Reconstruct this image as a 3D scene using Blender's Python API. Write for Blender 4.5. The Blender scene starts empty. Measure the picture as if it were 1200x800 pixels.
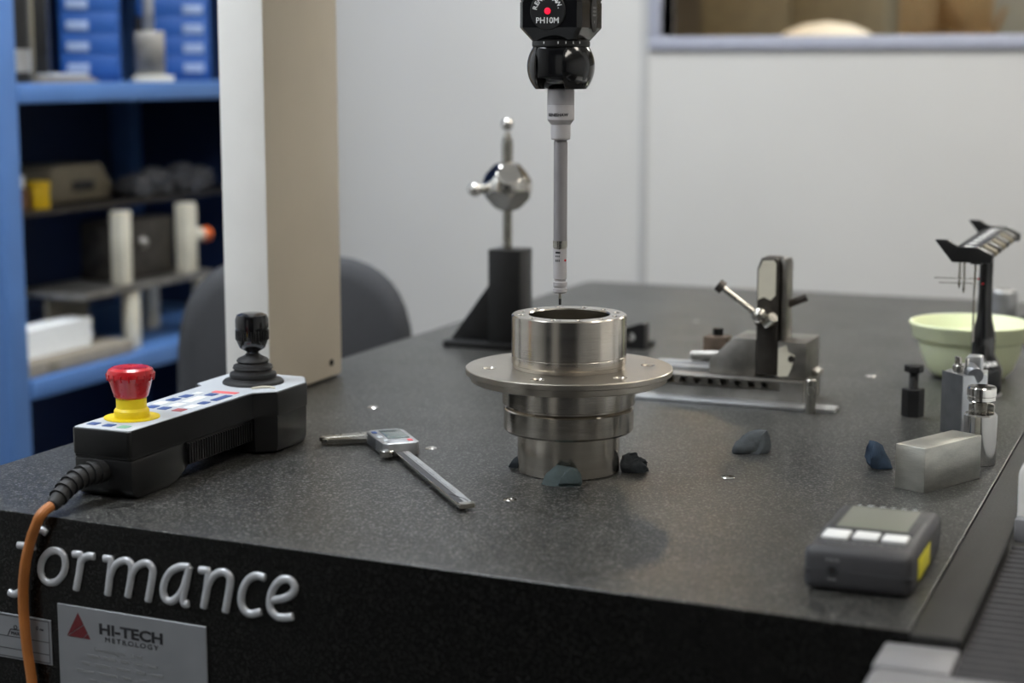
import bpy, bmesh, math, random
from mathutils import Vector, Matrix
random.seed(7)
scene = bpy.context.scene
col = scene.collection
R = math.radians

# ------------------------------------------------------------------ camera, world, exposure
TZ = 0.85                                   # height of the granite top above the floor
cam_d = bpy.data.cameras.new('camera')
cam = bpy.data.objects.new('camera', cam_d); col.objects.link(cam)
cam.location = (0, 0, 1.24)
cam.rotation_euler = (R(90 - 8.9), 0, R(22.2))
cam_d.sensor_width = 36; cam_d.lens = 2044 * 36 / 1200
cam_d.clip_start = .05
cam_d.dof.use_dof = True; cam_d.dof.focus_distance = 1.68; cam_d.dof.aperture_fstop = 3.6
scene.camera = cam
w = bpy.data.worlds.new('world'); scene.world = w; w.use_nodes = True
w.node_tree.nodes['Background'].inputs[0].default_value = (.55, .6, .7, 1)
w.node_tree.nodes['Background'].inputs[1].default_value = .05
scene.view_settings.view_transform = 'Standard'; scene.view_settings.look = 'None'
scene.view_settings.gamma = 1; scene.view_settings.use_curve_mapping = False
scene.view_settings.exposure = 1.5
CEIL = 2.75
# ceiling fittings: x, y, colour, strength
FITTINGS = [(-1.75, .5, (.88, .94, 1.0), 7.2), (.5, .4, (1.0, .94, .85), 3.6),
            (-1.25, 2.35, (.90, .95, 1.0), 7.6), (.55, 2.35, (1.0, .93, .83), 5.0)]
# the workshop seen through the window has one lamp of its own
SHOP_LAMP = (-1.42, 4.75, 2.17, 90)

# ------------------------------------------------------------------ materials
def lin(c):
    if isinstance(c, str):
        c = [int(c[i:i + 2], 16) / 255 for i in (0, 2, 4)]
    return tuple(((x + .055) / 1.055) ** 2.4 if x > .04045 else x / 12.92 for x in c) + (1,)
MATS = {}
def mat(name, c, rough=.5, metal=0, vary=.12, scale=60, bump=0, bscale=400, stretch=None, spec=.5, coat=0, emit=None, trans=0, alpha=1, sss=0, ior=None):
    m = bpy.data.materials.new(name); m.use_nodes = True
    nt = m.node_tree; b = nt.nodes['Principled BSDF']; L = nt.links.new
    tc = nt.nodes.new('ShaderNodeTexCoord'); mp = nt.nodes.new('ShaderNodeMapping'); L(tc.outputs['Object'], mp.inputs[0])
    if stretch: mp.inputs['Scale'].default_value = stretch
    c = lin(c)
    if vary:
        n = nt.nodes.new('ShaderNodeTexNoise'); n.inputs['Scale'].default_value = scale; n.inputs['Detail'].default_value = 4
        L(mp.outputs[0], n.inputs['Vector'])
        r = nt.nodes.new('ShaderNodeValToRGB'); L(n.outputs['Fac'], r.inputs[0])
        r.color_ramp.elements[0].position = .3; r.color_ramp.elements[1].position = .7
        r.color_ramp.elements[0].color = tuple(x * (1 - vary) for x in c[:3]) + (1,)
        r.color_ramp.elements[1].color = tuple(min(1, x * (1 + vary)) for x in c[:3]) + (1,)
        L(r.outputs[0], b.inputs['Base Color'])
        mr = nt.nodes.new('ShaderNodeMapRange'); L(n.outputs['Fac'], mr.inputs[0])
        mr.inputs[3].default_value = max(0, rough - .06); mr.inputs[4].default_value = min(1, rough + .06)
        L(mr.outputs[0], b.inputs['Roughness'])
    else:
        b.inputs['Base Color'].default_value = c; b.inputs['Roughness'].default_value = rough
    if bump:
        n2 = nt.nodes.new('ShaderNodeTexNoise'); n2.inputs['Scale'].default_value = bscale; n2.inputs['Detail'].default_value = 3
        L(mp.outputs[0], n2.inputs['Vector'])
        bp = nt.nodes.new('ShaderNodeBump'); bp.inputs['Strength'].default_value = bump; bp.inputs['Distance'].default_value = .001
        L(n2.outputs['Fac'], bp.inputs['Height']); L(bp.outputs[0], b.inputs['Normal'])
    b.inputs['Metallic'].default_value = metal; b.inputs['Specular IOR Level'].default_value = spec
    b.inputs['Coat Weight'].default_value = coat; b.inputs['Transmission Weight'].default_value = trans
    b.inputs['Subsurface Weight'].default_value = sss; b.inputs['Subsurface Radius'].default_value = (.01, .01, .006)
    if ior: b.inputs['IOR'].default_value = ior
    if emit: b.inputs['Emission Color'].default_value = tuple(emit[0]) + (1,); b.inputs['Emission Strength'].default_value = emit[1]
    MATS[name] = m
    return m

def granite(name, rough, dark=.010, light=.075, spec=.5):
    m = bpy.data.materials.new(name); m.use_nodes = True
    nt = m.node_tree; b = nt.nodes['Principled BSDF']; L = nt.links.new
    tc = nt.nodes.new('ShaderNodeTexCoord')
    n = nt.nodes.new('ShaderNodeTexNoise'); n.inputs['Scale'].default_value = 470; n.inputs['Detail'].default_value = 3; n.inputs['Roughness'].default_value = .7
    L(tc.outputs['Object'], n.inputs['Vector'])
    r = nt.nodes.new('ShaderNodeValToRGB'); L(n.outputs['Fac'], r.inputs[0])
    e = r.color_ramp.elements
    e[0].position = .44; e[0].color = (dark, dark, dark * .95, 1)
    e[1].position = .64; e[1].color = (light, light, light * .93, 1)
    q = e.new(.53); q.color = (dark * 1.9, dark * 1.9, dark * 1.8, 1)
    n2 = nt.nodes.new('ShaderNodeTexNoise'); n2.inputs['Scale'].default_value = 9; n2.inputs['Detail'].default_value = 5
    L(tc.outputs['Object'], n2.inputs['Vector'])
    mr = nt.nodes.new('ShaderNodeMapRange'); L(n2.outputs['Fac'], mr.inputs[0]); mr.inputs[3].default_value = rough - .05; mr.inputs[4].default_value = rough + .07
    L(r.outputs[0], b.inputs['Base Color']); L(mr.outputs[0], b.inputs['Roughness'])
    bp = nt.nodes.new('ShaderNodeBump'); bp.inputs['Strength'].default_value = .12; bp.inputs['Distance'].default_value = .0005
    L(n.outputs['Fac'], bp.inputs['Height']); L(bp.outputs[0], b.inputs['Normal'])
    b.inputs['Specular IOR Level'].default_value = spec
    MATS[name] = m
    return m
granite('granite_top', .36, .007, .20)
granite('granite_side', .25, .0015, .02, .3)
granite('granite_strip', .38, .010, .05)
mat('wall_paint', 'c4c2be', .75, vary=.02, scale=3)
mat('wall_strip', 'b3b2b0', .6, vary=.02)
mat('wall_side', 'c2c3c2', .8, vary=.03, scale=3)
mat('wall_dark', '3b3d42', .9, vary=.05, scale=3)
mat('floor_vinyl', '4c4c4a', .5, vary=.1, scale=20)
mat('ceiling_tile', 'd2d2cf', .9, vary=.03, scale=30)
mat('window_frame', 'a3a5b2', .45, vary=.03)
mat('glass', 'f4f8f6', .02, vary=0, trans=1, ior=1.05)
mat('machine_white', 'eeece8', .45, vary=.03, scale=12)
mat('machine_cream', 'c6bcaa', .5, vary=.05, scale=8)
mat('screw_black', '1a1a1a', .4, .6, vary=0)
mat('black_plastic', '0a0a0b', .36, vary=.2, scale=80, bump=.12, bscale=900)
mat('black_gloss', '0d0d0f', .16, vary=.1, coat=.4)
mat('black_satin', '141415', .42, vary=.2)
mat('black_rubber', '19191a', .6, vary=.2, scale=120)
mat('panel_grey', 'b9bec4', .5, vary=.03)
mat('key_blue', '2b4a86', .5, vary=.05)
mat('key_white', 'e3e5e6', .5, vary=.02)
mat('key_green', '6fa58c', .5, vary=.05)
mat('key_red', 'a24a4e', .5, vary=.05)
mat('key_pink', 'e86a6e', .5, vary=.05)
mat('estop_red', 'b80f1c', .28, vary=.08, coat=.5)
mat('estop_yellow', 'e6cc10', .45, vary=.06)
mat('white_print', 'eceeee', .5, vary=0)
mat('dark_print', '1b1b1f', .5, vary=0)
mat('grey_print', '77787a', .5, vary=0)
mat('maroon_print', '5a141b', .5, vary=.05)
mat('cable_orange', '9e602a', .5, vary=.15, scale=40)
mat('turned_steel', 'c4bdb3', .2, 1, vary=.08, scale=18, bump=.05, bscale=200, stretch=(.15, .15, 7))
mat('flange_steel', 'b6afa4', .31, 1, vary=.08, scale=26)
mat('bright_steel', 'd6d3ce', .12, 1, vary=.04)
mat('dark_hole', '15130f', .6, vary=0)
mat('steel', 'aaa79f', .27, 1, vary=.15, scale=40)
mat('ground_steel', 'c4c2b9', .40, 1, vary=.18, scale=30, bump=.3, bscale=240, stretch=(1, 1, 3))
mat('worn_steel', '8e8b86', .45, 1, vary=.28, scale=35, bump=.2)
mat('dark_steel', '4a4642', .45, .9, vary=.3, scale=45, bump=.2)
mat('rust_steel', '5a4d42', .6, .5, vary=.35, scale=60)
mat('aluminium', 'c2c4c6', .38, 1, vary=.1, scale=60)
mat('alu_dark', '87898d', .45, 1, vary=.12, scale=60)
mat('probe_grey', 'a9a6a8', .42, .35, vary=.05)
mat('probe_light', 'bdbabc', .42, .3, vary=.04)
mat('probe_tube', '9b989a', .4, .5, vary=.04)
mat('led_red', 'd01030', .3, vary=0, emit=((1, .01, .04), .5))
mat('carbon', '101010', .4, vary=0)
mat('putty_teal', '3f4b4c', .8, vary=.15, scale=90, bump=.5, bscale=200)
mat('putty_dark', '23292e', .8, vary=.25, scale=120, bump=.6, bscale=200)
mat('putty_blue', '2c3d50', .8, vary=.25, scale=120, bump=.5, bscale=200)
mat('putty_grey', '41474b', .8, vary=.2, scale=90, bump=.5, bscale=200)
mat('bowl_green', 'e2e8c2', .45, vary=.05, scale=20, sss=.3)
mat('bowl_milk', 'e4e8d8', .35, vary=.03)
mat('lcd', '74766c', .5, vary=.03)
mat('lcd_dark', '596664', .22, vary=.03, coat=.6)
mat('meter_grey', '3e3e41', .5, vary=.08, bump=.1, bscale=900)
mat('meter_dark', '2c2d31', .5, vary=.08)
mat('label_yellow', 'd8cf2a', .5, vary=.05)
mat('bellows', '4a494b', .55, vary=.15)
mat('cast_aluminium', '8c8c8f', .42, .35, vary=.06, scale=20)
mat('plate_silver', '85878b', .42, .35, vary=.06, scale=30)
mat('letter_silver', 'b9bbbf', .38, .4, vary=.08, scale=60)
mat('shelf_blue', '4a70a8', .5, vary=.06, scale=10)
mat('shelf_navy', '14294e', .6, vary=.1, scale=8)
mat('box_blue', '1d4f95', .5, vary=.06, scale=20)
mat('label_white', '8fa0c0', .5, vary=.05)
mat('plastic_yellow', 'e0b812', .5, vary=.08)
mat('plastic_orange', 'd8621e', .5, vary=.08)
mat('cardboard', '937a58', .85, vary=.1, scale=25)
mat('brown_box', '6a4a2c', .8, vary=.15, scale=25)
mat('taupe', '77705f', .7, vary=.12, scale=25)
mat('cream_metal', 'cfcab9', .5, vary=.08, scale=25)
mat('paper_white', 'e6e9ea', .7, vary=.03)
mat('wood_grey', '8f877a', .7, vary=.12, scale=30, stretch=(1, .1, 1))
mat('bag_grey', '5c5f66', .35, vary=.3, scale=60, bump=.8, bscale=80)
mat('black_fabric', '37383b', .9, vary=.12, scale=200, bump=.3, bscale=700)
mat('shop_wall', '7d7263', .9, vary=.1, scale=3)
mat('shop_grey', '85857f', .8, vary=.1, scale=6)
mat('cover_white', 'ece4d8', .8, vary=.05, scale=20)
mat('tube_light', 'ffffff', .5, vary=0)

# ------------------------------------------------------------------ mesh helpers
class MB:
    def __init__(s): s.bm = bmesh.new()
    def merge(s, b, M=None):
        if M is not None: bmesh.ops.transform(b, matrix=M, verts=b.verts)
        bmesh.ops.recalc_face_normals(b, faces=b.faces)
        me = bpy.data.meshes.new('t'); b.to_mesh(me); b.free(); s.bm.from_mesh(me); bpy.data.meshes.remove(me)
        return s
    def box(s, x0, x1, y0, y1, z0, z1, bev=0, seg=2, M=None):
        b = bmesh.new(); bmesh.ops.create_cube(b, size=1)
        for v in b.verts: v.co = Vector(((x0 + x1) / 2 + v.co.x * (x1 - x0), (y0 + y1) / 2 + v.co.y * (y1 - y0), (z0 + z1) / 2 + v.co.z * (z1 - z0)))
        if bev: bmesh.ops.bevel(b, geom=b.edges[:], offset=bev, segments=seg, profile=.5, affect='EDGES')
        return s.merge(b, M)
    def lathe(s, prof, c=(0, 0, 0), seg=48, axis='Z', M=None, closed=False):
        b = bmesh.new(); rings = []
        for r, h in prof:
            if r < 1e-6: rings.append([b.verts.new((0, 0, h))])
            else: rings.append([b.verts.new((r * math.cos(2 * math.pi * i / seg), r * math.sin(2 * math.pi * i / seg), h)) for i in range(seg)])
        pairs = list(zip(rings, rings[1:])) + ([(rings[-1], rings[0])] if closed else [])
        for a, d in pairs:
            for i in range(seg):
                j = (i + 1) % seg
                if len(a) == 1 and len(d) == 1: continue
                if len(a) == 1: b.faces.new((a[0], d[j], d[i]))
                elif len(d) == 1: b.faces.new((a[i], a[j], d[0]))
                else: b.faces.new((a[i], a[j], d[j], d[i]))
        if not closed:
            for rg in (rings[0], rings[-1]):
                if len(rg) > 1: b.faces.new(rg)
        A = {'Z': Matrix.Identity(4), 'X': Matrix.Rotation(R(90), 4, 'Y'), 'Y': Matrix.Rotation(R(-90), 4, 'X')}[axis]
        T = Matrix.Translation(c) @ A
        return s.merge(b, M @ T if M is not None else T)
    def cyl(s, p0, p1, r0, r1=None, seg=20, M=None):
        p0, p1 = Vector(p0), Vector(p1); d = p1 - p0
        q = d.to_track_quat('Z', 'Y').to_matrix().to_4x4()
        T = Matrix.Translation(p0) @ q
        return s.lathe([(r0, 0), (r0 if r1 is None else r1, d.length)], seg=seg, M=(M @ T if M is not None else T))
    def sphere(s, c, r, sc=(1, 1, 1), seg=24, M=None):
        b = bmesh.new(); bmesh.ops.create_uvsphere(b, u_segments=seg, v_segments=seg // 2, radius=r)
        T = Matrix.Translation(c) @ Matrix.Diagonal((*sc, 1))
        return s.merge(b, M @ T if M is not None else T)
    def prism(s, pts, axis, a0, a1, bev=0, seg=2, M=None):
        # pts in the plane across axis: X -> (y,z), Y -> (x,z), Z -> (x,y)
        b = bmesh.new()
        def co(p, a): return {'X': (a, p[0], p[1]), 'Y': (p[0], a, p[1]), 'Z': (p[0], p[1], a)}[axis]
        lo = [b.verts.new(co(p, a0)) for p in pts]; hi = [b.verts.new(co(p, a1)) for p in pts]
        b.faces.new(lo); b.faces.new(hi[::-1]); n = len(pts)
        for i in range(n): b.faces.new((lo[i], lo[(i + 1) % n], hi[(i + 1) % n], hi[i]))
        if bev: bmesh.ops.bevel(b, geom=b.edges[:], offset=bev, segments=seg, profile=.5, affect='EDGES')
        return s.merge(b, M)
    def tube(s, path, r, seg=12, flat=None, M=None, cap=1):
        # flat = (normal, factor): squash the section along the normal
        P = [Vector(p) for p in path]; b = bmesh.new(); rings = []
        up = Vector((0, 0, 1)) if flat is None else Vector(flat[0])
        n = len(P); frames = []
        for i in range(n):
            t = (P[min(i + 1, n - 1)] - P[max(i - 1, 0)]).normalized()
            if flat is None and abs(t.dot(up)) > .95: u2 = Vector((0, 1, 0))
            else: u2 = up
            sd = t.cross(u2).normalized(); nn = sd.cross(t).normalized(); frames.append((P[i], t, sd, nn))
        if flat is None:                                     # parallel transport
            sd = frames[0][2]
            for i in range(n):
                t = frames[i][1]; sd = (sd - t * sd.dot(t)).normalized(); frames[i] = (P[i], t, sd, sd.cross(t).normalized())
        def ring(c, sd, nn, rr, f):
            return [b.verts.new(c + sd * rr * math.cos(2 * math.pi * k / seg) + nn * rr * f * math.sin(2 * math.pi * k / seg)) for k in range(seg)]
        f = 1 if flat is None else flat[1]
        rad = (lambda i: r[i]) if isinstance(r, (list, tuple)) else (lambda i: r)
        c, t, sd, nn = frames[0]
        for q in (60, 30): rings.append(ring(c - t * rad(0) * math.sin(R(q)) * cap, sd, nn, rad(0) * (math.cos(R(q)) if cap == 1 else {60: .7, 30: .93}[q]), f))
        for i, (c, t, sd, nn) in enumerate(frames): rings.append(ring(c, sd, nn, rad(i), f))
        for q in (30, 60): rings.append(ring(c + t * rad(n - 1) * math.sin(R(q)) * cap, sd, nn, rad(n - 1) * (math.cos(R(q)) if cap == 1 else {60: .7, 30: .93}[q]), f))
        for a, d in zip(rings, rings[1:]):
            for k in range(seg): b.faces.new((a[k], a[(k + 1) % seg], d[(k + 1) % seg], d[k]))
        b.faces.new(rings[0][::-1]); b.faces.new(rings[-1])
        return s.merge(b, M)
    def build(s, name, m, parent=None, smooth=26, loc=None):
        me = bpy.data.meshes.new(name); s.bm.to_mesh(me); s.bm.free()
        me.shade_smooth(); me.set_sharp_from_angle(angle=R(smooth))
        return link(name, me, m, parent, loc)
def link(name, me, m, parent=None, loc=None):
    o = bpy.data.objects.new(name, me); col.objects.link(o)
    if m and not me.materials: me.materials.append(MATS[m] if isinstance(m, str) else m)
    if parent: o.parent = parent
    if loc: o.location = loc
    return o
def tag(o, label=None, cat=None, group=None, kind=None):
    if label: o['label'] = label
    if cat: o['category'] = cat
    if group: o['group'] = group
    if kind: o['kind'] = kind
    return o
def thing(name, label, cat, loc=(0, 0, 0), rz=0, group=None):
    o = bpy.data.objects.new(name, None); col.objects.link(o); o.empty_display_size = .05
    o.location = loc; o.rotation_euler = (0, 0, R(rz))
    return tag(o, label, cat, group)
def structure(name, mb, m, **k): return tag(mb.build(name, m, **k), kind='structure')
def cut(o, cutters):
    # real holes: boolean the cutter meshes out of o, then throw the cutters away
    tmp = []
    for mb in cutters:
        c = mb.build('cutter', None); c.parent = o.parent; tmp.append(c)
        md = o.modifiers.new('b', 'BOOLEAN'); md.operation = 'DIFFERENCE'; md.object = c; md.solver = 'EXACT'
    dg = bpy.context.evaluated_depsgraph_get(); dg.update()
    me = bpy.data.meshes.new_from_object(o.evaluated_get(dg), preserve_all_data_layers=True, depsgraph=dg)
    o.modifiers.clear(); old = o.data; o.data = me; bpy.data.meshes.remove(old)
    me.shade_smooth(); me.set_sharp_from_angle(angle=R(20))
    for c in tmp:
        d = c.data; bpy.data.objects.remove(c); bpy.data.meshes.remove(d)
def text_mesh(s, size, extrude=.0002, align='CENTER', shear=0, spacing=1.0, bold=0):
    cu = bpy.data.curves.new('t', 'FONT'); cu.body = s; cu.size = size; cu.extrude = extrude; cu.align_x = align; cu.align_y = 'CENTER'
    cu.shear = shear; cu.space_character = spacing; cu.offset = bold; cu.resolution_u = 3
    o = bpy.data.objects.new('t', cu); col.objects.link(o)
    dg = bpy.context.evaluated_depsgraph_get(); dg.update()
    me = bpy.data.meshes.new_from_object(o.evaluated_get(dg), depsgraph=dg)
    bpy.data.objects.remove(o); bpy.data.curves.remove(cu)
    return me
def text(name, s, size, m, parent, M, sx=1, **k):
    me = text_mesh(s, size, **k); me.transform(M @ Matrix.Diagonal((sx, 1, 1, 1))); me.materials.clear()
    return link(name, me, m, parent)
def catmull(P, n=5):
    P = [Vector(p) for p in P]; Q = [P[0] * 2 - P[1]] + P + [P[-1] * 2 - P[-2]]; out = []
    for i in range(1, len(Q) - 2):
        a, b, c, d = Q[i - 1:i + 3]
        for k in range(n):
            t = k / n
            out.append(.5 * ((2 * b) + (c - a) * t + (2 * a - 5 * b + 4 * c - d) * t * t + (3 * b - a - 3 * c + d) * t ** 3))
    return out + [P[-1]]
def marks(name, n, wd, h, m, parent, M, gap=.5, seed=1):
    rnd = random.Random(seed); ws = [rnd.uniform(.6, 1.4) for _ in range(n)]; k = wd / (sum(ws) + gap * (n - 1)); x = -wd / 2; g = MB()
    for q in ws: g.box(x, x + q * k, -h / 2, h / 2, 0, .0003); x += (q + gap) * k
    bmesh.ops.transform(g.bm, matrix=M, verts=g.bm.verts); return g.build(name, m, parent)
# text lying in a vertical plane: local x along u, local y up, facing n
def wall_frame(p, u):
    u = Vector(u).normalized(); z = Vector((0, 0, 1)); n = u.cross(z)
    return Matrix.Translation(p) @ Matrix(((u.x, 0, n.x, 0), (u.y, 0, n.y, 0), (0, 1, 0, 0), (0, 0, 0, 1)))
mm = .001
def S(pts): return [tuple(a * mm for a in p) for p in pts]

# ------------------------------------------------------------------ the room
XL, XR, YF, YB = -2.46, 2.2, -2.2, 3.70
structure('floor', MB().box(XL, XR, YF, 7.3, -.05, 0), 'floor_vinyl')
structure('ceiling', MB().box(XL, XR, YF, 7.3, CEIL, CEIL + .05), 'ceiling_tile')
structure('wall_left', MB().box(XL - .1, XL, YF, 7.3, 0, CEIL), 'wall_side')
structure('wall_right', MB().box(XR, XR + .1, YF, 7.3, 0, CEIL), 'wall_side')
structure('hub_reflector', MB().box(-1.5, -.6, YF, YF + .03, 0, 2.1, .004), 'wall_paint')  # unseen pale panel added behind the camera for bright streaks in the steel hub
structure('wall_behind', MB().box(XL, XR, YF - .1, YF, 0, CEIL), 'wall_dark')
WX0, WX1, WZ0, WZ1 = -1.156, 1.5, 1.308, 2.15
wb = MB()
wb.box(XL, WX0, YB, YB + .08, 0, CEIL); wb.box(WX1, XR, YB, YB + .08, 0, CEIL)
wb.box(WX0, WX1, YB, YB + .08, 0, WZ0); wb.box(WX0, WX1, YB, YB + .08, WZ1, CEIL)
wall_back = structure('wall_back', wb, 'wall_paint')
# joint strips between the partition panels
for i, x in enumerate((-1.195, .1, 1.4)):
    structure('trim_%d' % (i + 1), MB().box(x - .009, x + .009, YB - .004, YB, 0, CEIL if i == 0 else WZ0 - .028, .0015), 'wall_strip')
win = bpy.data.objects.new('window_1', None); col.objects.link(win); win.location = (WX0, YB, WZ0); tag(win, kind='structure')
W, H = WX1 - WX0, WZ1 - WZ0
MB().box(-.028, W + .028, -.012, .09, -.028, 0, .003).build('window_sill', 'window_frame', win)
MB().box(-.028, W + .028, -.012, .09, H, H + .028, .003).build('frame_rail', 'window_frame', win)
MB().box(-.028, 0, -.012, .09, 0, H, .003).build('frame_stile', 'window_frame', win)
MB().box(W, W + .028, -.012, .09, 0, H, .003).build('frame_stile', 'window_frame', win)
MB().box(0, W, .038, .042, 0, H).build('pane', 'glass', win)

# ------------------------------------------------------------------ ceiling fittings (the room's light)
for i, (x, y, c, st) in enumerate(FITTINGS):
    t = thing('ceiling_light', ['cool white ceiling light fitting behind the shelving aisle', 'warm white ceiling light fitting over the open floor',
              'cool white ceiling light fitting above the granite table', 'warm white ceiling light fitting beside the window wall'][i], 'ceiling light', (x, y, CEIL), group='ceiling light fittings')
    MB().box(-.32, .32, -.62, .62, -.07, -.002, .01).build('housing', 'machine_white', t)
    m = mat('diffuser_%d' % i, 'ffffff', .5, vary=0, emit=(c, st))
    MB().box(-.29, .29, -.59, .59, -.075, -.0702).build('diffuser', m, t)

# ------------------------------------------------------------------ granite table
A = Vector((-1.115, 1.238, 0)); B = Vector((-.187, 1.193, 0)); FU = (B - A).normalized(); FN = Vector((FU.y, -FU.x, 0))
table = thing('granite_table', 'black speckled granite surface table with silver lettering along its front', 'table', (-1.115, 1.238, 0))
O = Vector((-1.115, 1.238, 0))
def rel(p): return Vector(p) - O
top = [(-1.115, 1.238), (-.1868, 1.193), (-.1868, 3.03), (-1.085, 3.033)]
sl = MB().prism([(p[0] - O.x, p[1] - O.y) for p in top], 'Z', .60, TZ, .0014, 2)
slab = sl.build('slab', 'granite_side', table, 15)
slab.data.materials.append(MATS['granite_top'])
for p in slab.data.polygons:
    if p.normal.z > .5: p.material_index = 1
gs = MB().prism([(-.1864 - O.x, 1.1935 - O.y), (-.1505 - O.x, 1.192 - O.y), (-.1505 - O.x, 3.03 - O.y), (-.1864 - O.x, 3.03 - O.y)], 'Z', .60, TZ - .001, .001, 1)
gs.build('guide_strip', 'granite_strip', table, 15)
for x0, y0 in ((.06, .06), (.82, .02), (.06, 1.6), (.82, 1.6)):
    MB().box(x0, x0 + .09, y0, y0 + .09, 0, .60, .006).build('stand_leg', 'dark_steel', table)
ins = MB().lathe([(0, .0001), (.0028, .0001), (.003, .0005), (.0058, .0006), (.0068, .0001)], seg=24)
ins_me = ins.build('threaded_insert', 'bright_steel', table)
ins_me.location = rel((-.748, 1.611, TZ))
hole_me = MB().lathe([(0, .0004), (.0026, .0004)], seg=16)
pts = [(-.590, 1.440), (-.428, 1.601), (-.904, 1.787), (-.407, 2.212), (-.619, 1.757), (-.748, 2.02), (-.40, 2.6), (-.75, 2.6), (-.90, 2.4)]
for p in pts:
    o = ins_me.copy(); col.objects.link(o); o.location = rel((*p, TZ))
# raised lettering, each letter a stroke of rounded metal on the front face
LET = {'f': [[(0.1697, 0.8349), (0.1651, 0.8373), (0.1581, 0.8367), (0.1527, 0.8317), (0.1499, 0.8215), (0.1458, 0.804), (0.1415, 0.7851), (0.1369, 0.7771), (0.1302, 0.7739), (0.1251, 0.775)], [(0.138, 0.8201), (0.1563, 0.8209)]], 'o': [[(0.1897, 0.8068), (0.1875, 0.8008), (0.1836, 0.7956), (0.1785, 0.7917), (0.1731, 0.7899), (0.168, 0.7904), (0.1642, 0.7931), (0.1622, 0.7977), (0.1623, 0.8034), (0.1645, 0.8094), (0.1685, 0.8146), (0.1736, 0.8185), (0.179, 0.8202), (0.184, 0.8197), (0.1878, 0.817), (0.1898, 0.8124), (0.1897, 0.8068)]], 'r': [[(0.1993, 0.8193), (0.2084, 0.8199), (0.2048, 0.8035), (0.2006, 0.7874)], [(0.2058, 0.8113), (0.2104, 0.817), (0.2158, 0.8195), (0.2216, 0.8197)]], 'm': [[(0.2326, 0.8195), (0.2406, 0.8197), (0.2381, 0.8051), (0.2349, 0.7872)], [(0.2378, 0.8037), (0.243, 0.8133), (0.2509, 0.8191), (0.2576, 0.8202), (0.2616, 0.8166), (0.2613, 0.8092), (0.2565, 0.7883)], [(0.2603, 0.8066), (0.2658, 0.8149), (0.2735, 0.8198), (0.2794, 0.8203), (0.2835, 0.8163), (0.2829, 0.8086), (0.2779, 0.7872)]], 'a': [[(0.3216, 0.8225), (0.312, 0.8216), (0.3027, 0.8164), (0.2965, 0.8078), (0.294, 0.7982), (0.2962, 0.7914), (0.3017, 0.7899), (0.3089, 0.7946), (0.3151, 0.8034), (0.319, 0.8139)], [(0.3216, 0.8225), (0.3172, 0.805), (0.3145, 0.7946), (0.3158, 0.7895), (0.3193, 0.7902)]], 'n': [[(0.3326, 0.8214), (0.3418, 0.8218), (0.339, 0.8053), (0.3353, 0.7891)], [(0.339, 0.8065), (0.3445, 0.8159), (0.3516, 0.8215), (0.3582, 0.8223), (0.3626, 0.8189), (0.3624, 0.8112), (0.3574, 0.7885)]], 'c': [[(0.397, 0.8228), (0.3892, 0.8235), (0.3813, 0.8193), (0.3754, 0.8104), (0.3734, 0.7998), (0.3763, 0.7921), (0.3827, 0.7897), (0.3921, 0.7925)]], 'e': [[(0.4032, 0.8043), (0.4152, 0.8075), (0.4236, 0.8125), (0.4262, 0.8184), (0.4222, 0.8237), (0.4142, 0.8232), (0.4066, 0.8164), (0.4022, 0.8061), (0.4025, 0.7963), (0.4088, 0.791), (0.4162, 0.7911), (0.4232, 0.7927)]]}
def face(s, z, out=0): return FU * s + Vector((0, 0, z)) + FN * out
SHARP = {('r', 0), ('m', 0), ('n', 0)}
for ch in 'formance':
    g = MB()
    for k, st in enumerate(LET[ch]):
        P3 = [face(s, z, .0012) for s, z in st]
        if (ch, k) in SHARP: P3 = [P3[0], P3[0].lerp(P3[1], .5), P3[0].lerp(P3[1], .92), P3[1].lerp(P3[2], .12)] + catmull(P3[2:], 4)
        else: P3 = catmull(P3, 5)
        g.tube(P3, .0035, 12, flat=(FN, .7), cap=.3)
    g.build('letter', 'letter_silver', table, 50)
# name plate with its print
pl = MB().prism([(.1789, .6700), (.3372, .6700), (.3372, .7722), (.1789, .7722)], 'Y', 0, .0016, .0004, 1)
fr = Matrix(((FU.x, -FN.x, 0, 0), (FU.y, -FN.y, 0, 0), (0, 0, 1, 0), (0, 0, 0, 1)))      # (s, -out, z) -> table
def face_build(mb, name, m, parent, out):
    bmesh.ops.transform(mb.bm, matrix=Matrix.Translation(FN * out) @ fr, verts=mb.bm.verts); return mb.build(name, m, parent)
plate = face_build(pl, 'name_plate', 'plate_silver', table, .0017)
def fmat(s, z, out): return wall_frame(face(s, z, out), FU)
face_build(MB().prism([(.1890, .7440), (.2018, .7665), (.2076, .7564)], 'Y', 0, .0003), 'triangle_mark', 'maroon_print', plate, .0020)
face_build(MB().prism([(.1900, .7438), (.2080, .7557), (.2117, .7490), (.2060, .7438)], 'Y', 0, .0003), 'triangle_mark', 'maroon_print', plate, .0020)
face_build(MB().prism([(.2121, .7483), (.2144, .7438), (.2070, .7438)], 'Y', 0, .0003), 'triangle_mark', 'maroon_print', plate, .0020)
text('lettering', 'HI-TECH', .0132, 'dark_print', plate, fmat(.2585, .7545, .0018), sx=1.36, bold=.0004)
text('lettering', 'METROLOGY', .0062, 'dark_print', plate, fmat(.2588, .7458, .0018), sx=1.25, spacing=1.35)
text('lettering', 'Specialising in', .0058, 'grey_print', plate, fmat(.2350, .7352, .0018), sx=1.05)
marks('print_line', 2, .012, .0030, 'grey_print', plate, fmat(.2640, .7350, .0017))
for k in range(6):
    marks('print_line', 5, .075 + .012 * (k % 3), .0028, 'grey_print', plate, fmat(.2480, .7285 - .0075 * k, .0017), seed=k)
p2 = face_build(MB().prism([(.050, .7130), (.1707, .7130), (.1707, .7550), (.050, .7550)], 'Y', 0, .0012, .0003, 1), 'rating_plate', 'plate_silver', table, .0013)
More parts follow.
